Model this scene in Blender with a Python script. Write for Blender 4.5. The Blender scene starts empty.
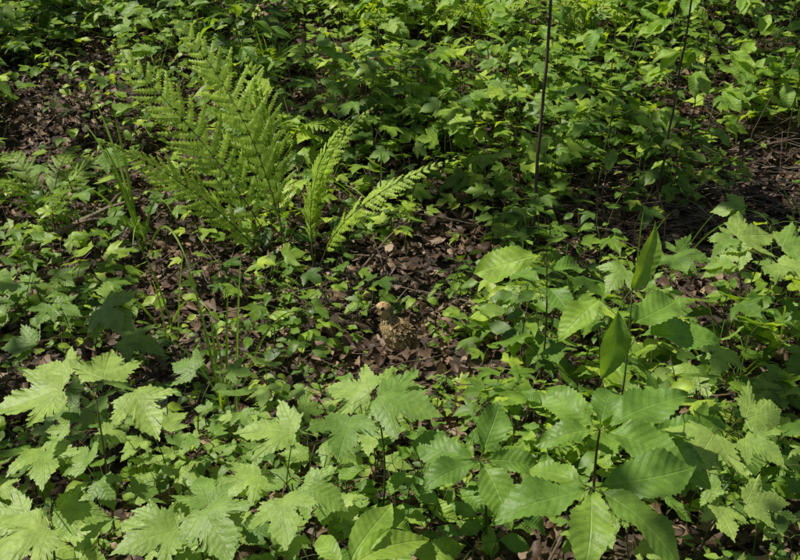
import bpy, math, random
import numpy as np
from mathutils import Vector, noise as mnoise
random.seed(7); rng=np.random.default_rng(7)
R=random.uniform
scene=bpy.context.scene
scene.view_settings.view_transform='Standard'
scene.view_settings.look='None'
scene.view_settings.exposure=0

SUN=Vector((-0.50,0.0,0.86)).normalized()

# ------------------------------------------------------------ terrain height
def hgt(x,y):
    x=np.asarray(x,float); y=np.asarray(y,float)
    sp=lambda v,w: w*np.logaddexp(0,v/w)
    z=0.27*sp(y-3.1,.25)-0.27*sp(y-15,1.5)
    b=(.018*np.sin(3.1*x+1.3)*np.cos(2.7*y)+.012*np.sin(6.3*x+2.1*y)+.008*np.sin(11*x-7*y+1)+.05*np.sin(.8*x+.4)*np.clip((y-3.5)/3,0,1))
    return z+b
def hz(x,y): return float(hgt(x,y))

# ------------------------------------------------------------ mesh builder
class MB:
    def __init__(s): s.V=[];s.L=[];s.T=[];s.M=[];s.A=[];s.n=0
    def raw(s,v,loops,tots,lc,mat=0):
        v=np.asarray(v,float)
        s.V.append(v); s.L.append(np.asarray(loops,int)+s.n); s.T.append(np.asarray(tots,int))
        s.M.append(np.full(len(tots),mat)); s.A.append(np.asarray(lc,float)); s.n+=len(v)
    def inst(s,t,mats,pos,rnd,mat=0):
        N=len(pos)
        if N==0: return
        v=np.einsum('nij,kj->nki',mats,t['v'])+pos[:,None,:]
        k=len(t['v'])
        lc=np.empty((N,k,3)); lc[:,:,:2]=t['lc'][None]; lc[:,:,2]=np.asarray(rnd)[:,None]
        loops=(t['l'][None,:]+(np.arange(N)*k)[:,None]).ravel()
        s.raw(v.reshape(-1,3),loops,np.tile(t['t'],N),lc.reshape(-1,3),mat)
    def build(s,name,mats,parent=None,smooth=True):
        V=np.concatenate(s.V);L=np.concatenate(s.L);T=np.concatenate(s.T);M=np.concatenate(s.M);A=np.concatenate(s.A)
        me=bpy.data.meshes.new(name)
        me.vertices.add(len(V)); me.vertices.foreach_set('co',V.astype(np.float32).ravel())
        me.loops.add(len(L)); me.loops.foreach_set('vertex_index',L.astype(np.int32))
        me.polygons.add(len(T))
        st=np.concatenate([[0],np.cumsum(T)[:-1]])
        me.polygons.foreach_set('loop_start',st.astype(np.int32))
        me.polygons.foreach_set('loop_total',T.astype(np.int32))
        me.polygons.foreach_set('material_index',M.astype(np.int32))
        me.polygons.foreach_set('use_smooth',np.full(len(T),smooth))
        a=me.attributes.new('lc','FLOAT_VECTOR','POINT'); a.data.foreach_set('vector',A.astype(np.float32).ravel())
        for m in mats: me.materials.append(m)
        me.update(calc_edges=True)
        o=bpy.data.objects.new(name,me); scene.collection.objects.link(o)
        if parent: o.parent=parent
        return o
def empty(name):
    o=bpy.data.objects.new(name,None); scene.collection.objects.link(o); return o

def tube(mb,pts,rad,sides=5,mat=0,rnd=None):
    pts=np.asarray(pts,float); n=len(pts)
    rad=np.broadcast_to(np.asarray(rad,float),(n,)) if np.ndim(rad)==0 else np.asarray(rad,float)
    T=np.gradient(pts,axis=0); T/=np.linalg.norm(T,axis=1)[:,None]+1e-9
    ref=np.array([.31,.87,.12]) if abs(T[0][2])>.7 else np.array([0,0.1,1.])
    S=np.cross(T,ref); S/=np.linalg.norm(S,axis=1)[:,None]+1e-9
    N=np.cross(S,T)
    a=np.arange(sides)*2*math.pi/sides
    ring=pts[:,None,:]+rad[:,None,None]*(np.cos(a)[None,:,None]*S[:,None,:]+np.sin(a)[None,:,None]*N[:,None,:])
    v=ring.reshape(-1,3); L=[];Tt=[]
    for i in range(n-1):
        for j in range(sides):
            k=(j+1)%sides
            L+= [i*sides+j,i*sides+k,(i+1)*sides+k,(i+1)*sides+j]; Tt.append(4)
    L+=list(range(sides))[::-1]; Tt.append(sides)
    L+=[(n-1)*sides+j for j in range(sides)]; Tt.append(sides)
    lc=np.zeros((len(v),3)); lc[:,1]=np.repeat(np.linspace(0,1,n),sides); lc[:,0]=np.tile(np.arange(sides)/sides,n)
    lc[:,2]=random.random() if rnd is None else rnd
    mb.raw(v,L,Tt,lc,mat)

def nrm(a): 
    a=np.asarray(a,float); return a/(np.linalg.norm(a,axis=-1,keepdims=True)+1e-12)
def frames(d,n,size):
    d=nrm(d); x=nrm(np.cross(d,n)); z=np.cross(x,d)
    return np.stack([x,d,z],axis=-1)*np.asarray(size,float)[:,None,None]

# ------------------------------------------------------------ leaf templates
HALF=[(0,0),(.10,-.05),(.22,-.06),(.34,-.03),(.46,-.05),(.42,.05),(.51,.10),(.47,.15),(.58,.22),(.56,.27),(.68,.34),(.67,.40),(.78,.56),(.66,.53),(.60,.57),(.52,.50),(.46,.53),(.37,.45),(.31,.47),(.26,.42),(.27,.52),(.315,.60),(.285,.655),(.335,.73),(.25,.77),(.26,.85),(.17,.89),(.145,.97),(.06,1.05),(0,1.2)]
def maple_tmpl(seed,rings=3,droop=.25,cup=.12,jit=.015,teeth=False):
    r=random.Random(seed); sx=r.uniform(.8,1.02); bend=r.uniform(-.12,.12)
    H=[(x*sx,y*.92) for x,y in HALF]
    right=[(x*(1+r.uniform(-jit,jit)*2),y+r.uniform(-jit,jit)) for x,y in H]
    left=[(-x*(1+r.uniform(-jit,jit)*2),y+r.uniform(-jit,jit)) for x,y in H[1:-1]][::-1]
    out=np.array(right+left); out[0]=(0,0)
    c=np.array([0,.15])
    if teeth:
        new=[]
        for i in range(len(out)):
            a=out[i]; b=out[(i+1)%len(out)]; new.append(a)
            e=b-a; l=np.hypot(*e); nn=np.array([e[1],-e[0]])/(l+1e-9)
            if l>.07:
                new.append(a+e*.45+nn*.014); new.append(a+e*.58-nn*.010)
        out=np.array(new)
    n=len(out)
    # inner rings: smoothed, strictly monotone in angle so that nothing folds over
    v_=out-c; th=np.unwrap(np.arctan2(v_[:,1],v_[:,0])); rad=np.hypot(v_[:,0],v_[:,1])
    th=np.maximum.accumulate(th)+np.linspace(0,.02,n)
    def sm(a,per):
        w=5; e=np.concatenate([a[-w:]-per,a,a[:w]+per]); return np.convolve(e,np.ones(2*w-1)/(2*w-1),'same')[w:-w]
    ths=sm(th,2*math.pi); rs=np.minimum(sm(rad,0),rad*1.25)
    P=[c[None,:]]
    for k in range(1,rings):
        P.append(c+(rs*k/rings*.95)[:,None]*np.stack([np.cos(ths),np.sin(ths)],1))
    P.append(out)
    P=np.concatenate(P)
    x,y=P[:,0],P[:,1]
    z=-droop*(np.hypot(x,y-.2)**2)
    z+=.05*np.sin(6*x+r.uniform(0,6))*np.sin(5*y+r.uniform(0,6))+r.uniform(-.3,.3)*x*y+r.uniform(.0,.3)*np.sqrt(x*x+.004)+cup*np.hypot(x,y)
    v=np.stack([x+bend*y*y,y,z],1)
    L=[];T=[]
    for j in range(n):
        k=(j+1)%n
        L+=[0,1+j,1+k];T.append(3)
        for q in range(rings-1):
            a=1+q*n;b=1+(q+1)*n
            L+=[a+j,b+j,b+k,a+k];T.append(4)
    return dict(v=v,l=np.array(L),t=np.array(T),lc=np.stack([x,y],1))
def ovate_tmpl(seed,w=.5,peak=.45,nl=16,ns=3,droop=.25,fold=.25,serr=.03,curl=0.,point=1.0,wave=.02):
    r=random.Random(seed); V=[];LC=[]
    cols=2*ns+1
    p1,p2=r.uniform(0,6),r.uniform(0,6)
    for i in range(nl+1):
        s=i/nl
        e=math.log(.5)/math.log(peak)
        wd=.5*w*(math.sin(math.pi*s**e)**.85 if 0<s<1 else 0)
        if s>.7: wd*=1-.25*point*((s-.7)/.3)
        for j in range(-ns,ns+1):
            f=j/ns
            ww=wd*(1+(serr/w*2*(1 if i%2 else -1) if abs(j)==ns and 0<i<nl else 0))
            x=f*ww; y=s+ (.0 if abs(j)<ns else .01)
            z=fold*abs(x)-droop*(s**2)*.9+wave*math.sin(s*11+p1+f)*abs(f)*1.3-curl*(x*x)*8
            z+=r.uniform(-.003,.003)
            V.append((x+ .05*math.sin(s*3+p2)*s,y-droop*.25*s*s,z)); LC.append((x,s))
    L=[];T=[]
    for i in range(nl):
        for j in range(cols-1):
            a=i*cols+j
            L+=[a,a+1,a+cols+1,a+cols];T.append(4)
    return dict(v=np.array(V),l=np.array(L),t=np.array(T),lc=np.array(LC))
MAPLE=[maple_tmpl(i,3,droop=R(.05,.3),cup=R(-.05,.1),teeth=True,jit=.02) for i in range(16)]
MAPLE_LO=[maple_tmpl(50+i,2,droop=R(.05,.4),cup=R(-.05,.1),jit=.02) for i in range(10)]
OV=[ovate_tmpl(i,w=R(.42,.54),peak=R(.48,.56),nl=30,droop=R(.15,.45),fold=R(.1,.35),serr=.014,wave=.04) for i in range(10)]
OVN=[ovate_tmpl(20+i,w=R(.3,.4),peak=R(.42,.5),nl=20,droop=R(.2,.5),fold=R(.2,.45),serr=.007) for i in range(6)]
OVLO=[ovate_tmpl(40+i,w=R(.42,.62),peak=R(.4,.52),nl=8,ns=1,droop=R(.1,.5),fold=R(.1,.4),serr=.01,wave=.03) for i in range(10)]
LIT=[ovate_tmpl(60+i,w=R(.35,.65),peak=R(.4,.6),nl=6,ns=2,droop=R(-.35,.5),fold=R(-.25,.35),serr=.02,curl=R(-.6,.5),wave=.05,point=.2) for i in range(16)]
LITM=[maple_tmpl(80+i,2,droop=R(-.7,.8),cup=R(-.5,.7),jit=.02) for i in range(6)]
FEA=[ovate_tmpl(95+i,w=R(.5,.6),peak=.6,nl=5,ns=1,droop=.12,fold=-.25,serr=0,point=0,wave=.0) for i in range(3)]

# ------------------------------------------------------------ materials
def newmat(name):
    m=bpy.data.materials.new(name); m.use_nodes=True; nt=m.node_tree; nt.nodes.clear(); return m,nt
def math_(nt,op,a,b=None,c=None,clamp=False):
    n=nt.nodes.new('ShaderNodeMath'); n.operation=op; n.use_clamp=clamp
    for i,v in enumerate((a,b,c)):
        if v is None: continue
        if isinstance(v,(int,float)): n.inputs[i].default_value=v
        else: nt.links.new(v,n.inputs[i])
    return n.outputs[0]
def ramp(nt,fac,stops):
    n=nt.nodes.new('ShaderNodeValToRGB'); cr=n.color_ramp
    while len(cr.elements)<len(stops): cr.elements.new(.5)
    for e,(p,c) in zip(cr.elements,stops): e.position=p; e.color=(*c,1)
    nt.links.new(fac,n.inputs[0]); return n.outputs[0]
def mixc(nt,f,a,b,mode='MIX'):
    n=nt.nodes.new('ShaderNodeMix'); n.data_type='RGBA'; n.blend_type=mode
    for s,v in ((n.inputs[0],f),(n.inputs[6],a),(n.inputs[7],b)):
        if isinstance(v,(int,float)): s.default_value=v
        elif isinstance(v,tuple): s.default_value=(*v,1)
        else: nt.links.new(v,s)
    return n.outputs[2]
def noise_(nt,vec,scale,detail=3,rough=.6):
    n=nt.nodes.new('ShaderNodeTexNoise'); n.inputs['Scale'].default_value=scale; n.inputs['Detail'].default_value=detail; n.inputs['Roughness'].default_value=rough
    if vec is not None: nt.links.new(vec,n.inputs['Vector'])
    return n.outputs[0]
def attr(nt):
    a=nt.nodes.new('ShaderNodeAttribute'); a.attribute_name='lc'; s=nt.nodes.new('ShaderNodeSeparateXYZ'); nt.links.new(a.outputs['Vector'],s.inputs[0])
    return a.outputs['Vector'],s.outputs[0],s.outputs[1],s.outputs[2]
def geo_pos(nt): return nt.nodes.new('ShaderNodeNewGeometry').outputs['Position']

def leaf_mat(name,stops,kind='pin',trans=.38,rough=.48,nv=8.,spec=.45,tr_tint=(1.9,1.8,.45),bump=.5,cheap=False):
    m,nt=newmat(name); vec,x,y,r=attr(nt); ax=math_(nt,'ABSOLUTE',x)
    col=ramp(nt,r,stops)
    pos=geo_pos(nt)
    n1=noise_(nt,pos,38,1 if cheap else 3)
    col=mixc(nt,1.0,col,ramp(nt,n1,[(.25,(.70,.73,.68)),(.75,(1.28,1.24,1.2))]),'MULTIPLY')
    vein=None; hh=None
    if not cheap:
        n3=noise_(nt,pos,150,1); spots=math_(nt,'MULTIPLY',math_(nt,'GREATER_THAN',n3,.73),.55)
        col=mixc(nt,spots,col,(.14,.11,.03)); hh=n3
    if kind=='pin':
        mid=math_(nt,'SUBTRACT',1,math_(nt,'DIVIDE',ax,.013),clamp=True)
        f=math_(nt,'FRACT',math_(nt,'SUBTRACT',math_(nt,'MULTIPLY',y,nv),math_(nt,'MULTIPLY',ax,nv*.8)))
        d=math_(nt,'ABSOLUTE',math_(nt,'SUBTRACT',f,.5))
        side=math_(nt,'SUBTRACT',1,math_(nt,'DIVIDE',d,.07),clamp=True)
        vein=math_(nt,'MAXIMUM',mid,math_(nt,'MULTIPLY',side,.6))
        if not cheap: hh=math_(nt,'ADD',math_(nt,'MULTIPLY',n3,.7),math_(nt,'SUBTRACT',math_(nt,'MULTIPLY',d,1.3),mid))
    elif kind=='maple':
        dm=None
        for al in (0,54,98):
            a=math.radians(al)
            d=math_(nt,'ABSOLUTE',math_(nt,'SUBTRACT',math_(nt,'MULTIPLY',ax,math.cos(a)),math_(nt,'MULTIPLY',y,math.sin(a))))
            t=math_(nt,'ADD',math_(nt,'MULTIPLY',ax,math.sin(a)),math_(nt,'MULTIPLY',y,math.cos(a)))
            if dm is None: dm=d;ts=t
            else:
                c=math_(nt,'LESS_THAN',d,dm); ts=math_(nt,'ADD',ts,math_(nt,'MULTIPLY',c,math_(nt,'SUBTRACT',t,ts))); dm=math_(nt,'MINIMUM',d,dm)
        mid=math_(nt,'SUBTRACT',1,math_(nt,'DIVIDE',dm,.012),clamp=True)
        f=math_(nt,'FRACT',math_(nt,'SUBTRACT',math_(nt,'MULTIPLY',ts,8.),math_(nt,'MULTIPLY',dm,6.)))
        d=math_(nt,'ABSOLUTE',math_(nt,'SUBTRACT',f,.5))
        side=math_(nt,'SUBTRACT',1,math_(nt,'DIVIDE',d,.06),clamp=True)
        vein=math_(nt,'MAXIMUM',mid,math_(nt,'MULTIPLY',side,.32))
        if not cheap: hh=math_(nt,'ADD',math_(nt,'MULTIPLY',n3,1.0),math_(nt,'SUBTRACT',math_(nt,'MULTIPLY',d,.8),mid))
    if vein is not None:
        lt=mixc(nt,1.0,col,(1.7,1.6,1.7),'MULTIPLY'); lt=mixc(nt,.2,lt,(.3,.36,.15))
        col=mixc(nt,math_(nt,'MULTIPLY',vein,.65),col,lt)
    P=nt.nodes.new('ShaderNodeBsdfPrincipled'); nt.links.new(col,P.inputs['Base Color'])
    rn=math_(nt,'ADD',math_(nt,'MULTIPLY',n1,.25),rough-.12); nt.links.new(rn,P.inputs['Roughness'])
    P.inputs['Specular IOR Level'].default_value=spec
    tr=nt.nodes.new('ShaderNodeBsdfTranslucent')
    tc=mixc(nt,1.0,col,tr_tint,'MULTIPLY'); nt.links.new(tc,tr.inputs['Color'])
    if hh is not None:
        b=nt.nodes.new('ShaderNodeBump'); b.inputs['Strength'].default_value=bump; b.inputs['Distance'].default_value=.002
        nt.links.new(hh,b.inputs['Height']); nt.links.new(b.outputs[0],P.inputs['Normal'])
    mx=nt.nodes.new('ShaderNodeMixShader'); mx.inputs[0].default_value=trans
    nt.links.new(P.outputs[0],mx.inputs[1]); nt.links.new(tr.outputs[0],mx.inputs[2])
    o=nt.nodes.new('ShaderNodeOutputMaterial'); nt.links.new(mx.outputs[0],o.inputs[0]); return m
def plain_mat(name,stops,scale=60,rough=.8,bump=.4,dist=.003,spec=.25,useattr=True,trans=0,det=3):
    m,nt=newmat(name); vec,x,y,r=attr(nt); pos=geo_pos(nt)
    n1=noise_(nt,pos,scale,det,.65)
    f=math_(nt,'ADD',math_(nt,'MULTIPLY',r,.65),math_(nt,'MULTIPLY',n1,.4)) if useattr else n1
    col=ramp(nt,f,stops)
    P=nt.nodes.new('ShaderNodeBsdfPrincipled'); nt.links.new(col,P.inputs['Base Color']); P.inputs['Roughness'].default_value=rough
    P.inputs['Specular IOR Level'].default_value=spec
    if bump:
        b=nt.nodes.new('ShaderNodeBump'); b.inputs['Strength'].default_value=bump; b.inputs['Distance'].default_value=dist
        nt.links.new(n1,b.inputs['Height']); nt.links.new(b.outputs[0],P.inputs['Normal'])
    o=nt.nodes.new('ShaderNodeOutputMaterial'); out=P.outputs[0]
    if trans:
        tr=nt.nodes.new('ShaderNodeBsdfTranslucent'); nt.links.new(col,tr.inputs['Color'])
        mx=nt.nodes.new('ShaderNodeMixShader'); mx.inputs[0].default_value=trans
        nt.links.new(out,mx.inputs[1]); nt.links.new(tr.outputs[0],mx.inputs[2]); out=mx.outputs[0]
    nt.links.new(out,o.inputs[0]); return m
G=[(0,(.08,.165,.022)),(.45,(.165,.295,.034)),(.8,(.27,.41,.045)),(1,(.42,.56,.07))]
M_maple=leaf_mat('maple_leaf_green',[(0,(.13,.235,.045)),(.5,(.23,.375,.075)),(1,(.37,.51,.12))],'maple',spec=.5,rough=.48)
M_pin=leaf_mat('broad_leaf_green',[(0,(.10,.21,.035)),(.5,(.18,.33,.052)),(1,(.31,.47,.065))],'pin',nv=10)
M_under=leaf_mat('undergrowth_green',G,'pin',nv=6,cheap=True)
M_underm=leaf_mat('seedling_green',G,'maple',cheap=True)
M_crown=leaf_mat('crown_green',[(0,(.03,.07,.015)),(1,(.06,.12,.025))],'none',cheap=True,trans=.2)
M_fern=leaf_mat('fern_green',[(0,(.13,.22,.025)),(.5,(.27,.41,.04)),(1,(.40,.55,.07))],'none',trans=.42,rough=.5,cheap=True)
M_grass=leaf_mat('grass_green',[(0,(.11,.22,.03)),(1,(.28,.45,.06))],'none',trans=.35,cheap=True)
M_stem=plain_mat('green_stem',[(0,(.06,.11,.02)),(.5,(.09,.13,.03)),(1,(.12,.07,.035))],rough=.6,bump=0,det=1)
M_twig=plain_mat('twig_bark',[(0,(.04,.028,.02)),(.5,(.13,.09,.065)),(1,(.34,.27,.20))],scale=90)
M_bark=plain_mat('tree_bark',[(.2,(.03,.024,.018)),(.5,(.09,.07,.052)),(.8,(.17,.145,.12))],scale=18,bump=1,dist=.03,useattr=False)
M_lit=plain_mat('dead_leaf_brown',[(.05,(.028,.016,.009)),(.35,(.09,.054,.032)),(.65,(.25,.165,.10)),(1,(.56,.42,.29))],scale=90,rough=.55,spec=.4,trans=.1,det=2)
def ground_mat():
    m,nt=newmat('forest_soil'); pos=geo_pos(nt)
    n1=noise_(nt,pos,9,8,.7)
    v=nt.nodes.new('ShaderNodeTexVoronoi'); v.inputs['Scale'].default_value=22; nt.links.new(pos,v.inputs['Vector'])
    s=nt.nodes.new('ShaderNodeSeparateColor'); nt.links.new(v.outputs['Color'],s.inputs[0])
    f=math_(nt,'ADD',math_(nt,'MULTIPLY',n1,.6),math_(nt,'MULTIPLY',s.outputs[0],.4))
    col=ramp(nt,f,[(.2,(.018,.012,.008)),(.5,(.05,.033,.022)),(.8,(.13,.085,.055))])
    P=nt.nodes.new('ShaderNodeBsdfPrincipled'); nt.links.new(col,P.inputs['Base Color']); P.inputs['Roughness'].default_value=.9
    b=nt.nodes.new('ShaderNodeBump'); b.inputs['Strength'].default_value=1; b.inputs['Distance'].default_value=.02
    nt.links.new(f,b.inputs['Height']); nt.links.new(b.outputs[0],P.inputs['Normal'])
    o=nt.nodes.new('ShaderNodeOutputMaterial'); nt.links.new(P.outputs[0],o.inputs[0]); return m

# ------------------------------------------------------------ ground
gx=np.sinh(np.linspace(-4.2,4.2,240))*1.9; gy=np.sinh(np.linspace(-3.9,4.2,260))*1.9+3
X,Y=np.meshgrid(gx,gy); Z=hgt(X,Y)+.006*np.sin(37*X+3*Y)*np.sin(41*Y)
mb=MB(); nx=len(gx); ny=len(gy)
i,j=np.meshgrid(np.arange(nx-1),np.arange(ny-1)); a=(j*nx+i).ravel()
mb.raw(np.stack([X.ravel(),Y.ravel(),Z.ravel()],1),np.stack([a,a+1,a+nx+1,a+nx],1).ravel(),np.full(len(a),4),np.zeros((nx*ny,3)))
mb.build('forest_ground',[ground_mat()])

# ------------------------------------------------------------ leaf litter
mb=MB()
def scatter_litter(N,ylo,yhi,k,tm,slo,shi,lift):
    y=rng.uniform(ylo**2,yhi**2,N)**.5; x=rng.uniform(-1,1,N)*(k*y+.25)
    n=nrm(np.stack([rng.normal(0,.4,N),rng.normal(0,.4,N)-.2,np.ones(N)],1))
    a=rng.uniform(0,2*math.pi,N); d=np.stack([np.cos(a),np.sin(a),rng.normal(0,.25,N)],1)
    sz=rng.uniform(slo,shi,N); z=hgt(x,y)+.004+rng.uniform(0,lift,N)
    F=frames(d,n,sz); pos=np.stack([x,y,z],1)
    r=np.clip(rng.beta(1.2,2.0,N),0,1); pick=rng.integers(0,len(tm),N)
    for q in range(len(tm)):
        s=pick==q; mb.inst(tm[q],F[s],pos[s],r[s])
scatter_litter(22000,1.5,7.6,.52,LIT,.035,.08,.04)
scatter_litter(12000,1.5,5.5,.52,LIT,.015,.035,.045)
scatter_litter(1200,1.5,7.6,.52,LITM,.03,.05,.05)
mb.build('leaf_litter',[M_lit])

# twigs mass
mb=MB()
def stick(p,az,l,r,lift=.03,sl=.0,mbx=None):
    n=7; pts=[]; x,y=p; c=R(-.5,.5)
    for q in range(n):
        t=q/(n-1)
        pts.append((x,y,hz(x,y)+lift+sl*t*l+R(-.004,.004)))
        x+=math.cos(az)*l/(n-1); y+=math.sin(az)*l/(n-1); az+=c/n+R(-.12,.12)
    tube(mbx or mb,pts,np.linspace(r,r*.4,n),5,0); return pts
for q in range(650):
    y=math.sqrt(R(2.2,50)); x=R(-.5,.5)*y
    stick((x,y),R(0,6.28),R(.1,.45),R(.0012,.0035),R(.02,.07),R(-.02,.25))
for q in range(300):
    x=R(.5,2.0); y=R(3.4,4.4)
    stick((x,y),R(-.6,.6)+random.choice((0,3.14)),R(.15,.5),R(.0012,.0035),R(.02,.08),R(0,.45))
for q in range(130):
    x=R(-1.8,1.9); y=R(2.9,5.2); h=R(.12,.4)
    if abs(x)<.15 and y<3.3: continue
    z=hz(x,y); tube(mb,[(x,y,z),(x+R(-.03,.03),y,z+h*.5),(x+R(-.08,.08),y,z+h)],[.0016,.0013,.0008],4)
mb.build('fallen_twigs',[M_twig])
def branch(p,az,l,r,lift=.03,sl=0):
    b=MB(); pts=stick(p,az,l,r,lift,sl,b)
    for q in (2,4,5):
        a=az+random.choice((-.8,.8)); P0=np.array(pts[q]); e=P0+np.array([math.cos(a),math.sin(a),.2])*l*.22
        tube(b,[P0,(P0+e)/2+[0,0,.01],e],[r*.4,r*.3,r*.12],5)
    b.build('fallen_branch',[M_twig])
branch((-1.62,3.25),.55,.75,.018,.05,.10)
branch((-1.15,4.35),1.2,.6,.012,.04,.1)
branch((.15,3.7),.15,.5,.009,.03)
branch((-.75,2.75),2.6,.5,.008,.03)
branch((1.0,3.9),.5,.9,.011,.04,.1)
branch((-1.0,5.0),-.3,.6,.01,.04)
branch((-.15,3.35),.9,.35,.006,.03,.3)

# ------------------------------------------------------------ plants
class LeafSet:
    def __init__(s): s.d={}
    def add(s,key,pos,d,n,size,rnd): s.d.setdefault(key,[]).append((pos,d,n,size,rnd))
    def flush(s,mb,tmpls,mats):
        for k,items in s.d.items():
            T=tmpls[k]; pick=np.array([random.randrange(len(T)) for _ in items])
            pos=np.array([i[0] for i in items],float); d=np.array([i[1] for i in items],float); n=np.array([i[2] for i in items],float)
            F=frames(d,n,[i[3] for i in items]); r=np.array([i[4] for i in items])
            for q in range(len(T)):
                s_=pick==q; mb.inst(T[q],F[s_],pos[s_],r[s_],mats[k])
TM=dict(maple=MAPLE,maplelo=MAPLE_LO,ov=OV,ovn=OVN,ovlo=OVLO)
MI=dict(maple=0,maplelo=0,ov=1,ovn=1,ovlo=1)
def curve3(a,b,sag,n=6):
    a=np.array(a,float);b=np.array(b,float); t=np.linspace(0,1,n)[:,None]
    return a+(b-a)*t+np.array(sag,float)*(4*t*(1-t))
def up_n(tilt=.3,back=-.25): return (R(-tilt,tilt),back+R(-tilt,tilt),1)
def seedling(mb,ls,x,y,h,lsz,kind,nodes=2,pairs=2,tone=.5,stem_r=.0018,back=-.38):
    z=hz(x,y); top=np.array([x+R(-.15,.15)*h,y+R(-.2,.1)*h,z+h])
    pts=curve3((x,y,z-.01),top,(R(-.03,.03),R(-.03,.03),0)); tube(mb,pts,np.linspace(stem_r*1.3,stem_r*.7,6),4,2)
    a0=R(0,6.28)
    for k in range(nodes):
        f=1-k*.28/max(1,nodes-1)*1.6 if nodes>1 else 1
        idx=f*5; i0=int(min(4,max(0,idx))); p=pts[i0]+(pts[i0+1]-pts[i0])*(idx-i0)
        for q in range(pairs):
            a=a0+k*1.57+q*2*math.pi/pairs+R(-.3,.3); s=lsz*R(.7,1.15)*(1+.15*k)
            pl=s*R(.35,.8); e=p+np.array([math.cos(a)*pl,math.sin(a)*pl,pl*R(.1,.6)])
            tube(mb,[p,(p+e)/2+[0,0,pl*.06],e],stem_r*.5,3,2)
            ls.add(kind,e,(math.cos(a),math.sin(a),R(-.4,.15)),up_n(.42,back),s,min(1,max(0,tone+R(-.35,.35))))
def fbm(x,y,s,o=0): return mnoise.fractal(Vector((x*s+o,y*s-o,o*.37)),1.0,2.0,3)
GAPS=[(.15,5.1,.25),(-1.55,4.4,.3),(1.6,3.95,.35),(.2,3.7,.18),(-1.0,4.0,.2),(1.9,5.3,.3)]
def density(x,y):
    if y>4.1:
        d=150. if x>-.4 else 135.
        if x<-.9 and y<5.2: d=105.
    elif y>2.65:
        if x<-.1: d=145.
        elif x<.3: d=165.
        elif x<.6: d=140.
        else: d=135.
        if x>.6 and 3.4<y<3.9: d=60
    else: d=125.
    n=fbm(x,y,1.7,3.1)
    d*=max(.3,1+1.2*n)
    for a,b,r in GAPS:
        if (x-a)**2+((y-b)*.9)**2<r*r: d*=.4
    return d
mb=MB(); ls=LeafSet(); cnt=0
area=.47*(7.4**2-1.9**2)+.4*5.5
NS=10000
for q in range(NS):
    y=math.sqrt(R(1.9**2,7.4**2)); x=R(-1,1)*(.47*y+.2)
    if random.random()*NS/area>density(x,y): continue
    if -.24<x<.22 and 2.05<y<3.0: 
        if abs(x+.02)<.10 and y>2.25: continue
        h=R(.02,.05); sz=R(.025,.05)
    elif y<4.1 and x<.3:
        h=R(.04,.17); sz=R(.035,.08)
    else:
        h=R(.08,.32); sz=R(.05,.11) if y>4.1 else R(.045,.10)
        if y<2.6: h*=.8; 
        if y<2.7 and abs(x)<.35: h=min(h,.12); sz*=.8
    t=fbm(x,y,1.1,9.)+R(-.25,.25); tone=.48+R(-.4,.45)
    if t<-.02: seedling(mb,ls,x,y,h,sz*.9,'maplelo',random.choice((1,2)),2,tone)
    elif t<.2: seedling(mb,ls,x,y,h,sz*.85,'ovlo',random.choice((2,2,3)),random.choice((2,3)),tone)
    else: seedling(mb,ls,x,y,h*.7,sz*.75,'ovlo',1,random.choice((3,3,5)),tone)
    cnt+=1
# a few tiny leaves at the bird's feet
for q in range(9):
    a=R(0,6.28); x=-.02+math.cos(a)*R(.07,.11); y=2.80+math.sin(a)*R(.07,.10)
    seedling(mb,ls,x,y,R(.015,.03),R(.018,.03),'ovlo',1,3,R(.3,.9),stem_r=.001)
ls.flush(mb,TM,MI)
mb.build('undergrowth_foliage',[M_underm,M_under,M_stem])

def tall(name,x,y,h,lsz,kind,nodes,tone,lean=(0,0)):
    mb=MB(); ls=LeafSet(); z=hz(x,y)
    pts=curve3((x,y,z-.02),(x+lean[0],y+lean[1],z+h),(R(-.03,.03),0,0),9)
    tube(mb,pts,np.linspace(.004,.0018,9),5,2)
    for k in range(nodes):
        f=.3+.7*(k+1)/nodes; idx=f*8; i0=min(7,int(idx)); p=pts[i0]+(pts[i0+1]-pts[i0])*(idx-i0)
        for s_ in (0,1):
            a=k*1.8+s_*math.pi+R(-.4,.4); l=lsz*R(.6,1.6)
            e=p+np.array([math.cos(a)*l,math.sin(a)*l,R(-.1,.4)*l]); tube(mb,curve3(p,e,(0,0,.1*l),4),.0013,4,2)
            for w in range(random.choice((1,2,3))):
                b=a+R(-1,1); ls.add(kind,e,(math.cos(b),math.sin(b),R(-.6,.0)),up_n(.35,-.45),lsz*R(.7,1.2),min(1,max(0,tone+R(-.3,.3))))
    ls.flush(mb,TM,MI); mb.build(name,[M_maple,M_pin,M_stem])
for x,y,h,s,k,n,t in [(.95,4.6,.6,.12,'ov',5,.8),(1.35,4.5,.7,.14,'ov',6,.9),(1.75,4.7,.65,.14,'ov',6,.9),(2.1,5.0,.6,.14,'ov',6,.8),(.6,4.9,.5,.12,'ov',5,.6),(1.2,4.1,.5,.12,'ov',6,.9),(1.65,4.2,.45,.11,'ov',5,.7),(-.35,4.5,.42,.11,'ov',4,.5),(-.1,5.3,.4,.10,'ov',5,.7),(.75,3.95,.4,.1,'ov',5,.7),(-.75,4.9,.45,.12,'ovn',5,.5),(-1.5,5.4,.45,.11,'ov',5,.7),(.35,4.8,.5,.11,'ovn',5,.8),(1.0,5.3,.6,.12,'ov',6,.8)]:
    tall('broadleaf_sapling',x,y,h,s,k,n,t,(R(-.08,.08),R(-.15,0)))
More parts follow.
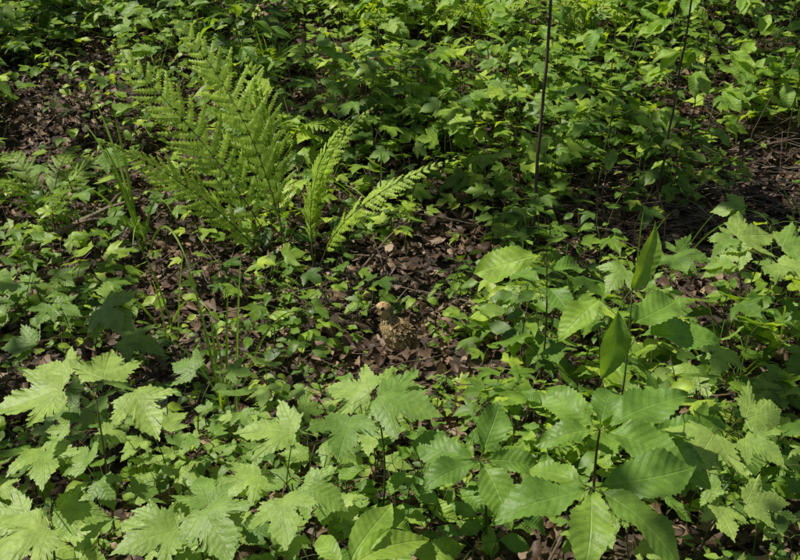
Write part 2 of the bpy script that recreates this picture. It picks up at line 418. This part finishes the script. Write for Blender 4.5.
for x,y,h,s,n,t in [(.25,4.2,.3,.09,4,.4),(.0,4.5,.3,.09,4,.5),(.5,4.3,.35,.09,4,.5),(-.1,4.9,.3,.09,4,.6),(1.2,3.1,.3,.11,4,.6),(.75,2.9,.3,.10,4,.5),(.45,2.85,.22,.08,3,.5),(-1.7,5.6,.4,.1,4,.7),(-2.1,5.2,.4,.1,4,.6),(-2.0,4.6,.35,.1,4,.5),(-1.2,5.0,.35,.1,4,.6),(-.85,2.6,.28,.12,2,.5),(.95,2.5,.25,.11,3,.7),(.0,3.9,.22,.07,3,.4),(.4,3.6,.22,.07,3,.4),(-1.15,2.95,.2,.1,3,.5),(-1.2,3.5,.3,.1,3,.4)]:
    tall('maple_sapling',x,y,h,s*.9,'maple',n,t)

# ------------------------------------------------------------ foreground maple seedlings
def hero_maple(base,leaves,tone=.6):
    mb=MB(); ls=LeafSet(); bx,by=base; bz=hz(bx,by)
    c=np.mean([l[0] for l in leaves],axis=0); top=np.array([bx*.4+c[0]*.6,by*.4+c[1]*.6+.03,c[2]-.05])
    tube(mb,curve3((bx,by,bz-.01),top,(R(-.02,.02),.01,0),7),np.linspace(.003,.0018,7),5,2)
    for p,d,n,s in leaves:
        d_=nrm(d); s*=.92; b=np.array(p)-d_*s*.45
        tube(mb,curve3(top,b,(0,0,.015),6),.0012,4,2)
        ls.add('maple',b,d,(n[0]+R(-.25,.25),n[1]+R(-.25,.15),n[2]),s,min(1,max(0,tone+R(-.35,.25))))
    ls.flush(mb,TM,MI); mb.build('maple_seedling',[M_maple,M_pin,M_stem])
hero_maple((-.62,1.85),[((-.703,1.708,.436),(-1,-.35,-.1),(.1,-.35,1),.145),((-.605,1.867,.435),(-.2,1,.25),(0,-.45,1),.13),((-.497,1.746,.395),(.6,-.7,-.25),(.2,-.45,1),.125),((-.76,2.0,.36),(-1,.5,0),(0,-.4,1),.11)],.8)
hero_maple((-.66,1.65),[((-.657,1.622,.346),(.3,-1,-.2),(-.1,-.45,1),.115),((-.592,1.593,.267),(1,.1,-.1),(.2,-.5,1),.10),((-.627,1.404,.332),(-.8,-.6,-.1),(-.1,-.4,1),.12),((-.70,1.52,.30),(-1,.2,-.1),(-.1,-.4,1),.10)],.85)
hero_maple((-.36,1.6),[((-.425,1.447,.303),(-.9,-.5,-.15),(-.1,-.5,1),.12),((-.3145,1.453,.319),(.5,-.9,-.2),(.15,-.5,1),.125),((-.36,1.60,.30),(-.4,1,.1),(0,-.4,1),.10),((-.47,1.56,.25),(-1,.3,-.1),(0,-.4,1),.09)],.85)
hero_maple((-.22,1.78),[((-.26,1.777,.334),(-1,.3,-.05),(-.1,-.5,1),.13),((-.207,1.544,.278),(.2,-1,-.25),(0,-.5,1),.12),((-.32,1.74,.2306),(-1,-.6,-.2),(-.1,-.5,1),.11),((-.15,1.66,.26),(.8,-.4,-.2),(0,-.5,1),.1)],.65)
hero_maple((-.05,1.9),[((-.1045,1.685,.373),(-.15,-1,-.3),(0,-.7,1),.12),((.0095,1.713,.43),(1,-.25,-.05),(.1,-.6,1),.13),((-.1,1.81,.41),(-1,.5,.05),(-.1,-.4,1),.11),((.0,1.78,.43),(.9,.4,.0),(0,-.4,1),.09)],.6)
hero_maple((1.0,2.8),[((1.03,2.77,.425),(.6,.3,-.1),(-.1,-.6,1),.17),((1.08,2.545,.397),(.5,-.7,-.1),(.1,-.6,1),.17),((1.12,2.66,.43),(1,.2,0),(.1,-.5,1),.14)],.95)
hero_maple((.68,1.95),[((.61,1.764,.296),(-.5,-.8,-.2),(0,-.5,1),.13),((.7665,1.877,.315),(.8,.3,-.05),(0,-.6,1),.115),((.74,1.80,.28),(.6,-.7,-.1),(.1,-.5,1),.10)],.95)
hero_maple((.62,1.75),[((.6175,1.63,.2216),(.2,-1,-.2),(0,-.5,1),.085),((.70,1.66,.24),(1,.1,0),(0,-.5,1),.09)],.95)
mb=MB(); ls=LeafSet()
for q in range(115):
    x=R(-.95,-.05) if random.random()<.75 else R(.45,.9); y=R(1.45,2.3)
    if abs(x)>.46*y+.05: continue
    seedling(mb,ls,x,y,R(.06,.22),R(.035,.08),'maple',random.choice((1,2)),2,R(.3,1.),back=-.45)
for q in range(60):
    x=R(-.2,.9); y=R(1.4,2.3)
    if abs(x)>.46*y+.05: continue
    seedling(mb,ls,x,y,R(.06,.2),R(.05,.09),'ov',random.choice((1,2)),random.choice((2,3)),R(.2,.9),back=-.4)
for q in range(130):
    x=R(-.95,.95); y=R(1.45,2.4)
    if abs(x)>.46*y+.05: continue
    seedling(mb,ls,x,y,R(.04,.2),R(.02,.04),'ovlo',random.choice((1,2,3)),random.choice((2,3,5)),R(.2,.8),back=-.4)
ls.flush(mb,TM,MI); mb.build('low_foreground_foliage',[M_maple,M_pin,M_stem])

# ------------------------------------------------------------ broad leaved compound plants (right foreground)
def whorl(name,base,c,leaves,kind='ov',tone=.4,r=.0028):
    mb=MB(); ls=LeafSet(); bz=hz(*base); c=np.array(c,float)
    tube(mb,curve3((base[0],base[1],bz-.01),c,(R(-.02,.02),.02,.02),9),np.linspace(r*1.3,r*.7,9),6,2)
    for d,n in leaves:
        d=np.array(d,float); L=np.linalg.norm(d); st=c+d*.08
        tube(mb,[c,st,c+d*.14],.0013,4,2)
        ls.add(kind,st,d+np.array([0,0,.12*L]),(n[0]+R(-.25,.25),n[1]+R(-.25,.2),n[2]),L*1.02,min(1,max(0,tone+R(-.25,.25))))
    ls.flush(mb,TM,MI); return mb.build(name,[M_maple,M_pin,M_stem])
whorl('hickory_seedling',(.36,1.62),(.3264,1.477,.386),[((.18,.03,.01),(0,-.4,1)),((.13,-.12,-.03),(.25,-.35,1)),((-.03,-.14,-.04),(0,-.3,1)),((-.16,-.06,-.02),(-.15,-.4,1)),((-.10,.07,.01),(0,-.5,1))],tone=.6)
whorl('hickory_seedling',(.42,1.85),(.38,1.689,.382),[((.17,.07,.04),(0,-.5,1)),((.14,-.08,-.01),(.1,-.4,1)),((-.10,.08,.05),(0,-.6,1)),((-.12,-.03,0),(-.1,-.5,1)),((.04,.12,.05),(0,-.6,1))],tone=.5)
whorl('hickory_seedling',(.18,1.8),(.148,1.625,.354),[((.05,.11,.07),(.1,-.7,1)),((.05,-.11,-.05),(0,-.4,1)),((-.13,.05,.0),(-.1,-.5,1)),((.12,.0,-.01),(.1,-.5,1)),((-.10,-.06,-.02),(-.1,-.4,1))],tone=.45)
whorl('hickory_seedling',(.52,1.9),(.50,1.80,.30),[((.14,.03,.02),(0,-.4,1)),((.1,-.1,-.03),(0,-.4,1)),((-.12,-.04,0),(0,-.4,1)),((.02,.12,.04),(0,-.5,1))],tone=.5)
whorl('lanceleaf_plant',(-.08,1.42),(-.0825,1.274,.37),[((.13,.07,.03),(0,-.5,1)),((.14,-.03,-.01),(.1,-.4,1)),((-.06,.08,.02),(0,-.5,1)),((.03,-.10,-.02),(0,-.4,1)),((.07,.11,.06),(0,-.6,1))],'ovn',tone=.95)
def single_plant(name,base,top,leaves,r=.0028):
    mb=MB(); ls=LeafSet(); bz=hz(*base)
    st=curve3((base[0],base[1],bz-.01),top,(.012,0,0),12); tube(mb,st,np.linspace(r*1.3,r*.5,12),6,2)
    for b,d,n,kind,tone in leaves:
        b=np.array(b); q=st[np.argmin(np.linalg.norm(st-(b-[0,0,.02]),axis=1))]
        tube(mb,curve3(q,b,(0,0,.008),5),.0013,4,2); ls.add(kind,b,d,n,np.linalg.norm(d),tone)
    ls.flush(mb,TM,MI); mb.build(name,[M_maple,M_pin,M_stem])
single_plant('broadleaf_plant',(.47,2.02),(.487,1.965,.56),[((.422,1.80,.582),(-.008,-.03,-.155),(.15,-1,.15),'ovn',.5),((.487,1.965,.56),(.06,0,.145),(.3,-1,.3),'ovn',.8),((.528,2.027,.434),(.2,.03,.0),(0,-.45,1),'ov',.5),((.44,2.053,.506),(-.11,-.08,-.03),(-.2,-.6,1),'ov',.9),((.5,2.0,.47),(.14,.1,.04),(.1,-.5,1),'ov',.6)])
single_plant('broadleaf_plant',(.38,2.5),(.37,2.40,.49),[((.35,2.37,.504),(-.185,0,-.03),(-.1,-.75,.8),'ov',1.),((.38,2.4,.46),(.12,.05,0),(0,-.5,1),'ov',.5),((.37,2.38,.42),(.06,-.12,-.03),(0,-.5,1),'ov',.4),((.36,2.42,.42),(-.08,.1,-.0),(0,-.5,1),'ov',.5)])

# ------------------------------------------------------------ thin bare saplings
def bare(x,y,pts,r,name='thin_sapling_stem'):
    mb=MB(); ls=LeafSet(); P=[(x,y,hz(x,y)-.03)]+pts; P=np.array(P,float)
    t=np.linspace(0,len(P)-1,26); Q=np.stack([np.interp(t,np.arange(len(P)),P[:,k]) for k in range(3)],1); Q[1:-1]+=rng.normal(0,.0016,(24,3))
    tube(mb,Q,np.linspace(r,r*.55,26),8,3)
    for k in range(26):
        a=R(0,6.28); l=R(.1,.45); b=Q[random.randrange(22,26)]; e=b+np.array([math.cos(a)*l,math.sin(a)*l,R(0,.3)])
        tube(mb,curve3(b,e,(0,0,.03),5),.0018,4,3)
        for w in range(3): ls.add('maplelo',e,(R(-1,1),R(-1,1),-.2),up_n(.3),R(.08,.12),R(.3,.8))
    ls.flush(mb,TM,MI); mb.build(name,[M_underm,M_under,M_stem,M_twig])
bare(.486,3.52,[(.49,3.5,.45),(.50,3.46,.85),(.505,3.44,1.4),(.52,3.42,2.2)],.0070)
bare(.98,3.72,[(1.0,3.7,.5),(1.03,3.68,.9),(1.05,3.66,1.4),(1.02,3.66,1.9)],.0045)

# ------------------------------------------------------------ ferns
def frond_local(seed,npin=20,width=.12,npn=12,fill=.48,s0=.14):
    r=random.Random(seed); V=[];L=[];T=[]
    def quad(p):
        k=len(V); V.extend(p); L.extend(range(k,k+len(p))); T.append(len(p))
    spc=(1-s0)/npin
    for i in range(npin):
        s=s0+(1-s0)*(i/(npin-1))**.95
        u0=(s-s0)/(1-s0)
        prof=math.sin(math.pi*min(1,(u0*.88+.12))**.75)**.9 if s<1 else 0
        pl=width*max(.05,prof)*r.uniform(.8,1.12)
        for sd in (-1,1):
            if r.random()<.05: continue
            ang=math.radians(62+r.uniform(-9,9)-20*s); sag=r.uniform(.0,.4); lift=r.uniform(-.2,.2)
            dx,dy=sd*math.sin(ang),math.cos(ang); ppx,ppy=-dy,dx
            nn=max(3,int(npn*(.35+.65*pl/width))); cv=r.uniform(.02,.25)
            def P(u,w,zz=0):
                return (dx*u*pl+ppx*w, s+dy*u*pl+ppy*w+cv*u*u*pl, (lift*u-sag*u*u)*pl+zz, s)
            aw=.0026
            quad([P(0,-aw),P(1,-aw*.3),P(1,aw*.3),P(0,aw)])
            for j in range(nn):
                u=(j+.6)/nn; ln=spc*fill*(1-u)**.5*(.5+.5*prof)*r.uniform(.85,1.12)+.002; hw=.5*pl/nn
                for s2 in (-1,1):
                    def W(du,w,zz): return P(u+du/pl,w*s2,zz)
                    z=r.uniform(-.003,.002)
                    quad([W(-hw,0,0),W(-hw*.8,ln*.6,-.001),W(hw*.35,ln,z-.002),W(hw*.9,ln*.7,z-.001),W(hw,0,0)])
    return np.array(V),np.array(L),np.array(T)
FR=[frond_local(i,width=R(.13,.17)) for i in range(6)]
FRH=[frond_local(30+i,width=R(.115,.145),s0=.27,npin=20) for i in range(6)]
FRN=[frond_local(10+i,width=R(.075,.09),npin=26,npn=8,fill=.55,s0=.25) for i in range(3)]
def frond(mb,base,mid,tip,side,fr,tone,wscale=1.):
    V,L,T=fr; B=[np.array(p,float) for p in (base,mid,tip)]
    def bez(s): s=s[:,None]; return (1-s)**2*B[0]+2*s*(1-s)*B[1]+s*s*B[2]
    def tan(s): s=s[:,None]; return nrm(2*(1-s)*(B[1]-B[0])+2*s*(B[2]-B[1]))
    ln=np.linalg.norm(bez(np.linspace(0,1,20))[1:]-bez(np.linspace(0,1,20))[:-1],axis=1).sum()
    s=V[:,3]; P=bez(s); Tn=tan(s); S=np.cross(Tn,np.array(side,float)); S=nrm(S); N=np.cross(S,Tn)
    out=P+S*(V[:,0:1]*ln*wscale)+Tn*((V[:,1]-s)[:,None]*ln)+N*(V[:,2:3]*ln)
    lc=np.zeros((len(out),3)); lc[:,2]=np.clip(tone+.12*np.repeat(rng.normal(0,1,(len(out)+29)//30),30)[:len(out)]+.25*(s-.5),0,1)
    mb.raw(out,L,T,lc,0)
    tube(mb,bez(np.linspace(0,1,14)),np.linspace(.0028,.0007,14),5,1,rnd=.3)
def fern(name,base,fronds):
    mb=MB()
    for i,(mid,tip,nvec,kind,tone) in enumerate(fronds):
        b=(base[0]+R(-.02,.02),base[1]+R(-.02,.02),hz(*base)-.005)
        frond(mb,b,mid,tip,nvec,random.choice(dict(w=FR,h=FRH,n=FRN)[kind]),tone)
    mb.build(name,[M_fern,M_stem])
def rfern(name,x,y,n,l,tone,kind='w',spread=.8):
    z=hz(x,y); fs=[]; a0=R(0,6.28)
    for k in range(n):
        a=a0+k*6.28/n+R(-.3,.3); ll=l*R(.75,1.1); o=np.array([math.cos(a),math.sin(a),0])
        mid=np.array([x,y,z])+o*ll*.25*spread+np.array([0,0,ll*.7]); tip=np.array([x,y,z])+o*ll*.95*spread+np.array([0,0,ll*R(.4,.65)])
        fs.append((mid,tip,(R(-.2,.2),-.3,1),kind,min(1,max(0,tone+R(-.2,.2)))))
    fern(name,(x,y),fs)
fern('fern',(-.40,3.35),[
 ((-.58,3.34,.56),(-1.0,3.45,.90),(.3,-1,.5),'h',.9),
 ((-.46,3.42,.66),(-.80,3.60,.97),(-.2,-1,.4),'h',.9),
 ((-.60,3.24,.44),(-.96,3.18,.62),(.2,-.6,.9),'h',.85),
 ((-.42,3.44,.56),(-.55,3.6,.84),(-.5,-1,.3),'h',.8),
])
fern('fern',(-.28,3.34),[
 ((-.36,3.32,.50),(-.08,3.27,.72),(-.5,-.6,.8),'n',1.),
 ((-.26,3.22,.40),(.17,3.12,.575),(-.4,-.6,.9),'n',1.),
 ((-.38,3.33,.46),(-.17,3.3,.66),(-.5,-.7,.7),'n',.9),
 ((-.34,3.3,.42),(-.24,3.26,.56),(-.6,-.5,.8),'n',.8),
])
for a_ in [(-1.35,3.7,6,.42,.35),(-1.75,3.95,5,.38,.3),(.45,5.4,7,.5,.9),(.95,5.4,7,.5,.9),(1.5,5.7,7,.5,.9),(-.2,5.6,6,.45,.7),(.15,4.6,6,.34,.5),(-.65,5.0,6,.4,.6),(-.5,4.2,6,.4,.6),(-1.3,6.0,6,.45,.8),(-2.3,6.2,6,.45,.8),(1.9,4.5,6,.4,.7),(2.4,5.6,6,.45,.7),(.3,3.9,5,.28,.4,'n')]:
    rfern('fern',*a_)

# ------------------------------------------------------------ grass
def tuft(base,blades,r=.004):
    mb=MB(); bx,by=base; z=hz(bx,by)
    for tip,arch,w,tone in blades:
        b=np.array([bx+R(-.03,.03),by+R(-.02,.02),z-.01]); tip=np.array(tip,float); mid=(b+tip)/2+np.array(arch)
        t=np.linspace(0,1,14)[:,None]; C=(1-t)**2*b+2*t*(1-t)*mid+t*t*tip
        T_=nrm(np.gradient(C,axis=0)); S=nrm(np.cross(T_,np.array([R(-.6,.6),-1,.25]))); N=np.cross(S,T_)
        ww=(w*np.sin(np.pi*np.clip(.25+.75*t,0,1))**.7+.0003); V=np.stack([C-S*ww,C-N*ww*.35,C+S*ww],1).reshape(-1,3)
        L=[]
        for i in range(13):
            for j in range(2): a=i*3+j; L+=[a,a+1,a+4,a+3]
        lc=np.zeros((len(V),3)); lc[:,2]=tone; mb.raw(V,L,np.full(26,4),lc,0)
    mb.build('grass_tuft',[M_grass])
tuft((-.47,2.45),[((-.56,2.5,.42),(0,0,.1),.0035,.8),((-.45,2.45,.38),(0,0,.1),.0035,.9),((-.36,2.4,.22),(0,0,.14),.003,.7),((-.49,2.4,.32),(0,0,.08),.0035,.8),((-.70,2.5,.2),(0,0,.2),.0025,.6),((-.28,2.5,.3),(0,0,.16),.0025,.6),((-.46,2.3,.16),(0,0,.05),.003,.8),((-.52,2.5,.3),(.02,0,.1),.003,.7),((-.42,2.5,.45),(0,0,.1),.003,.9)])
tuft((-.93,3.5),[((-1.12,3.6,.74),(.02,0,.1),.005,.9),((-1.02,3.55,.66),(.0,0,.1),.005,.8),((-1.06,3.5,.55),(0,0,.12),.004,.8),((-.80,3.4,.3),(0,0,.25),.004,.6),((-.70,3.2,.12),(0,0,.3),.004,.6),((-1.2,3.4,.4),(0,0,.2),.004,.7),((-.9,3.2,.25),(0,0,.2),.0035,.7),((-1.15,3.6,.6),(0,0,.15),.004,.9)])
tuft((-.72,2.9),[((-.80,2.9,.36),(0,0,.1),.003,.7),((-.66,2.9,.34),(0,0,.1),.003,.7),((-.95,2.8,.22),(0,0,.2),.003,.6),((-.55,2.75,.18),(0,0,.2),.003,.6),((-.74,2.8,.28),(0,0,.1),.003,.8)])
for q in range(26):
    y=R(2.6,6.5); x=R(-.48,.48)*y
    if abs(x)<.4 and y<3.5: continue
    z=hz(x,y); tuft((x,y),[((x+R(-.25,.25),y+R(-.25,.15),z+R(.06,.32)),(0,0,R(.03,.14)),R(.0018,.0035),R(.3,.9)) for _ in range(random.randint(4,8))])

# ------------------------------------------------------------ bird
def feather_mat(name,base,dark,pale,thr,blotch):
    m,nt=newmat(name); vec,x,y,r=attr(nt)
    col=ramp(nt,r,[(0,tuple(c*.5 for c in base)),(.25,tuple(c*.85 for c in base)),(.55,base),(1,pale)])
    tip=math_(nt,'GREATER_THAN',math_(nt,'ADD',y,math_(nt,'MULTIPLY',noise_(nt,geo_pos(nt),300,2),.2)),.80)
    bar=math_(nt,'LESS_THAN',math_(nt,'ABSOLUTE',math_(nt,'SUBTRACT',y,.66)),.14)
    col=mixc(nt,math_(nt,'MULTIPLY',bar,math_(nt,'MULTIPLY',math_(nt,'GREATER_THAN',r,thr),.85)),col,dark)
    bl=math_(nt,'MULTIPLY',math_(nt,'GREATER_THAN',noise_(nt,geo_pos(nt),125,1),blotch),.75)
    col=mixc(nt,bl,col,dark)
    col=mixc(nt,math_(nt,'MULTIPLY',tip,.5),col,pale)
    P=nt.nodes.new('ShaderNodeBsdfPrincipled'); nt.links.new(col,P.inputs['Base Color']); P.inputs['Roughness'].default_value=.85; P.inputs['Specular IOR Level'].default_value=.15
    tr=nt.nodes.new('ShaderNodeBsdfTranslucent'); nt.links.new(col,tr.inputs['Color']); mx=nt.nodes.new('ShaderNodeMixShader'); mx.inputs[0].default_value=.15
    nt.links.new(P.outputs[0],mx.inputs[1]); nt.links.new(tr.outputs[0],mx.inputs[2])
    o=nt.nodes.new('ShaderNodeOutputMaterial'); nt.links.new(mx.outputs[0],o.inputs[0]); return m
M_breast=feather_mat('breast_feathers',(.68,.48,.22),(.12,.07,.035),(.84,.66,.38),.68,.60)
M_back=feather_mat('back_feathers',(.36,.22,.10),(.045,.028,.016),(.66,.48,.26),.42,.52)
M_eye=plain_mat('bird_eye',[(0,(.006,.004,.003)),(1,(.012,.008,.005))],rough=.08,spec=.8,bump=0)
M_bill=plain_mat('bird_bill',[(0,(.06,.042,.03)),(1,(.14,.10,.065))],rough=.4,bump=.1)
M_leg=plain_mat('bird_leg',[(0,(.22,.13,.08)),(1,(.32,.2,.13))],rough=.5,bump=.2,dist=.001)
def bird(origin,yaw,scale=1.):
    mb=MB()
    S=np.array([(.056,.022,.011),(.050,.031,.025),(.041,.044,.035),(.028,.060,.0415),(.013,.080,.0400),(.002,.098,.0325),(-.004,.113,.0235),(-.009,.127,.0190),(-.014,.141,.0220),(-.024,.1505,.0205),(-.034,.1535,.0130),(-.040,.153,.006)])
    t=np.linspace(0,len(S)-1,44)
    def cr(P,t):
        o=[]
        for u in t:
            i=min(int(u),len(P)-2); f=u-i; p0=P[max(i-1,0)];p1=P[i];p2=P[i+1];p3=P[min(i+2,len(P)-1)]
            o.append(.5*((2*p1)+(-p0+p2)*f+(2*p0-5*p1+4*p2-p3)*f*f+(-p0+3*p1-3*p2+p3)*f**3))
        return np.array(o)
    Q=cr(S,t); c=np.stack([Q[:,0],0*Q[:,0],Q[:,1]],1); rad=Q[:,2]
    Tn=nrm(np.gradient(c,axis=0)); side=np.array([0,1.,0]); Nn=np.cross(Tn,side)
    n=20; a=np.arange(n)*2*math.pi/n
    V=c[:,None,:]+rad[:,None,None]*(np.cos(a)[None,:,None]*Nn[:,None,:]+.88*np.sin(a)[None,:,None]*side[None,None,:])
    L=[];T=[]
    for i in range(43):
        for j in range(n):
            k=(j+1)%n; L+=[i*n+j,i*n+k,(i+1)*n+k,(i+1)*n+j];T.append(4)
    L+=list(range(n));T.append(n); L+=[43*n+j for j in range(n)];T.append(n)
    lc=np.zeros((44*n,3)); lc[:,2]=.5
    mb.raw(V.reshape(-1,3),L,T,lc,0)
    dors=np.sign(np.cross(Tn[20],side)[0]) or 1
    P_=[];D_=[];N_=[];Z_=[];R_=[];K_=[]
    for q in range(3600):
        i=random.randrange(1,42); ang=R(0,6.283); rr=rad[i]
        if random.random()>rr/.03+.25: continue
        nv=math.cos(ang)*Nn[i]+math.sin(ang)*side
        p=c[i]+rr*(math.cos(ang)*Nn[i]+.88*math.sin(ang)*side)
        if i>30 and abs(p[1])>.008 and math.hypot(p[0]+.0265,p[2]-.1545)<.0070: continue
        back=math.cos(ang)*dors; head=i>27
        lift=R(.02,.15) if head else R(.1,.5); jt=.12 if head else .32
        d=-Tn[i]+nv*lift+np.array([R(-jt,jt),R(-jt,jt),R(-jt,jt)])
        sz=(.0055 if head else .006+.009*min(1,rr/.035))*(1.1 if back>0 else 1)
        k=0 if back<.1+R(-.3,.3) else 1
        if head: k=1 if (back>.35 or (abs(p[2]-.1525)<.003 and p[0]>-.022)) else 0
        P_.append(p);D_.append(d);N_.append(nv);Z_.append(sz);R_.append(random.random());K_.append(k)
    for sd in (-1,1):
        for row in range(7):
            for k in range(9):
                u=k/8; w=row/6
                i=int(20-14*u)
                ang=sd*(1.25-.75*(w-.35)*1.0)
                nv=math.cos(ang)*Nn[i]*dors+math.sin(ang)*side
                p=c[i]+(rad[i]*1.03+.002)*(math.cos(ang)*Nn[i]*dors+.9*math.sin(ang)*side)
                d=-Tn[i]+.35*np.array([.4,0,-.5])+nv*.08
                P_.append(p);D_.append(d);N_.append(nv);Z_.append(.013+.009*u);R_.append(random.random());K_.append(1)
        for k in range(7):
            i=11; nv=math.sin(1.2)*side*sd+math.cos(1.2)*Nn[i]*dors
            p=c[i]+rad[i]*.98*nv+np.array([-.006+.003*k,0,.010-.003*k])
            P_.append(p);D_.append(-Tn[i]+np.array([.12,0,.02*k]));N_.append(nv);Z_.append(.034);R_.append(R(.2,.6));K_.append(1)
    for k in range(9):
        f=(k-4)/4; P_.append(c[3]+np.array([0,f*.006,.004]));D_.append(np.array([.7,f*.28,-.4]));N_.append(np.array([.3,0,1]));Z_.append(.030);R_.append(R(.3,.8));K_.append(1)
    P_=np.array(P_);D_=np.array(D_);N_=np.array(N_);K_=np.array(K_);F=frames(D_,N_,Z_);R_=np.array(R_)
    for k in (0,1):
        s=K_==k; mb.inst(FEA[k],F[s],P_[s],R_[s],k)
    hb=c[-1]
    tube(mb,[hb+[.005,0,.001],hb+[-.006,0,.001],hb+[-.013,0,-.001],hb+[-.019,0,-.0035]],[.0055,.0042,.0026,.0006],8,3)
    tube(mb,[hb+[.005,0,-.002],hb+[-.006,0,-.002],hb+[-.0145,0,-.0038]],[.0045,.003,.0005],8,3)
    def ball(ce,r,mat):
        vs=[];Lq=[];Tq=[];m_=8;k_=12
        for i in range(m_+1):
            for j in range(k_):
                th=math.pi*i/m_;ph=2*math.pi*j/k_; vs.append((ce[0]+r*math.sin(th)*math.cos(ph),ce[1]+r*math.sin(th)*math.sin(ph),ce[2]+r*math.cos(th)))
        for i in range(m_):
            for j in range(k_):
                k=(j+1)%k_; Lq+=[i*k_+j,(i+1)*k_+j,(i+1)*k_+k,i*k_+k];Tq.append(4)
        l=np.zeros((len(vs),3)); mb.raw(vs,Lq,Tq,l,mat)
    for sd in (-1,1):
        e=np.array([-.0265,sd*.0162,.1545]); ball(e,.0052,2)
        ring=[e+np.array([math.cos(w)*.0058,sd*.0012,math.sin(w)*.0058]) for w in np.linspace(0,6.283,13)]
        tube(mb,ring,.0011,4,0,rnd=1.)
    for sd,off in ((-1,0),(1,.012)):
        hip=np.array([.012+off*.3,sd*.016,.05]); knee=np.array([.004+off,sd*.017,.030]); ank=np.array([.016+off,sd*.017,.017]); ft=np.array([.004+off,sd*.018,.001])
        tube(mb,[hip,knee],[.011,.006],8,0); tube(mb,[knee,ank,ft],[.0045,.0022,.0018],6,4)
        for ta in (-.5,0,.5,3.14):
            l=.02 if abs(ta)<1 else .011; d=np.array([-math.cos(ta),math.sin(ta)*1.,0]); tube(mb,[ft,ft+d*l*.5+[0,0,.002],ft+d*l-[0,0,.001]],[.0016,.0013,.0005],5,4)
    o=mb.build('speckled_brown_bird',[M_breast,M_back,M_eye,M_bill,M_leg])
    o.location=origin; o.rotation_euler=(0,0,yaw); o.scale=(scale,)*3
bird((-.030,2.80,hz(-.03,2.80)+.022),math.radians(14),1.04)

# ------------------------------------------------------------ unseen overstory trees, added and gapped to shape the dappled light
def lightmask(x,y):
    v=1.1*fbm(x,y,1.6,5.5)+.8*fbm(x,y,4.0,1.7)
    def bump(cx,cy,rx,ry,a): return a*math.exp(-(((x-cx)/rx)**2+((y-cy)/ry)**2))
    v+=bump(-.65,3.5,.75,.8,1.3)+bump(-.5,1.7,.7,.4,.7)+bump(.25,1.55,.5,.4,1.4)+bump(.4,2.0,.4,.4,.8)+bump(1.0,2.8,.6,.7,.6)+bump(1.2,4.9,1.2,.8,.8)+bump(-.10,2.82,.4,.3,1.6)+bump(.3,2.4,.35,.35,.7)+bump(.1,5.1,.9,.5,.6)+bump(-1.55,4.5,.5,.5,.7)+bump(1.6,3.95,.4,.3,.5)
    v-=bump(-1.4,3.1,.4,.4,.5)+bump(.45,3.75,.45,.25,.6)+bump(-.9,2.45,.6,.2,.6)+bump(.2,4.3,.5,.25,.4)
    return v
s=SUN; tree_xy=[(-5.2,2.2),(-5.6,5.8),(-3.4,8.6),(.2,9.0),(-1.6,-1.8)]
centers=[[] for _ in tree_xy]
for q in range(5200):
    gx_,gy_=R(-4.5,4.5),R(-.5,9.0)
    if lightmask(gx_,gy_)>-.04+R(-.04,.04): continue  # crown clusters are left out wherever a sun patch is wanted below
    H=R(4.4,5.4); k=H/s.z; p=np.array([gx_+s.x*k,gy_+s.y*k,H+hz(gx_,gy_)*.95])
    ti=min(range(len(tree_xy)),key=lambda i:(p[0]-tree_xy[i][0])**2+(p[1]-tree_xy[i][1])**2)
    centers[ti].append(p)
LOW=[ovate_tmpl(200+i,w=.75,peak=.5,nl=4,ns=1,droop=.2,fold=.2,serr=.06) for i in range(3)]
for ti,(tx,ty) in enumerate(tree_xy):
    par=empty('dapple_shade_tree'); 
    tb=MB(); z0=hz(tx,ty)
    tp=[(tx+R(-.05,.05),ty+R(-.05,.05),z0-.3+i*1.0) for i in range(7)]; tube(tb,tp,np.linspace(.2,.05,7),12)
    C=centers[ti]
    for p in random.sample(C,min(24,len(C))):
        a=np.array(tp[random.randrange(3,6)]); a[2]=min(a[2],p[2]-.2); a[2]=max(a[2],2.5)
        tube(tb,curve3(a,p,(0,0,.25),7),np.linspace(.025,.004,7),6)
    o=tb.build('trunk_and_limbs',[M_bark],par)
    if C:
        C=np.array(C); m=11; N=len(C)*m
        pos=np.repeat(C,m,axis=0)+rng.normal(0,.06,(N,3)); an=rng.uniform(0,6.28,N)
        d=np.stack([np.cos(an),np.sin(an),rng.normal(-.2,.2,N)],1); n_=np.stack([rng.normal(0,.35,N),rng.normal(0,.35,N),np.ones(N)],1)
        F=frames(d,n_,rng.uniform(.07,.11,N)); lb=MB(); pk=rng.integers(0,3,N); r_=rng.random(N)
        for k in range(3): w=pk==k; lb.inst(LOW[k],F[w],pos[w],r_[w])
        lb.build('dapple_crown_leaves',[M_crown],par)

# ------------------------------------------------------------ light, sky, camera
W=bpy.data.worlds.new('World'); scene.world=W; W.use_nodes=True; nt=W.node_tree
bg=nt.nodes['Background']; sky=nt.nodes.new('ShaderNodeTexSky'); sky.sky_type='NISHITA'; sky.sun_disc=False
sky.sun_elevation=math.asin(s.z); sky.sun_rotation=math.atan2(s.x,s.y)
nt.links.new(sky.outputs[0],bg.inputs[0]); bg.inputs[1].default_value=.06
sl=bpy.data.lights.new('sun','SUN'); sl.energy=5.0; sl.angle=math.radians(.5); sl.color=(1,.96,.86)
so=bpy.data.objects.new('sun',sl); so.rotation_euler=s.to_track_quat('Z','Y').to_euler(); scene.collection.objects.link(so)
cam=bpy.data.cameras.new('camera'); cam.sensor_width=36; cam.lens=45; cam.clip_end=500
co=bpy.data.objects.new('camera',cam); co.location=(0,0,1.3); co.rotation_euler=(math.radians(70),0,0); scene.collection.objects.link(co); scene.camera=co
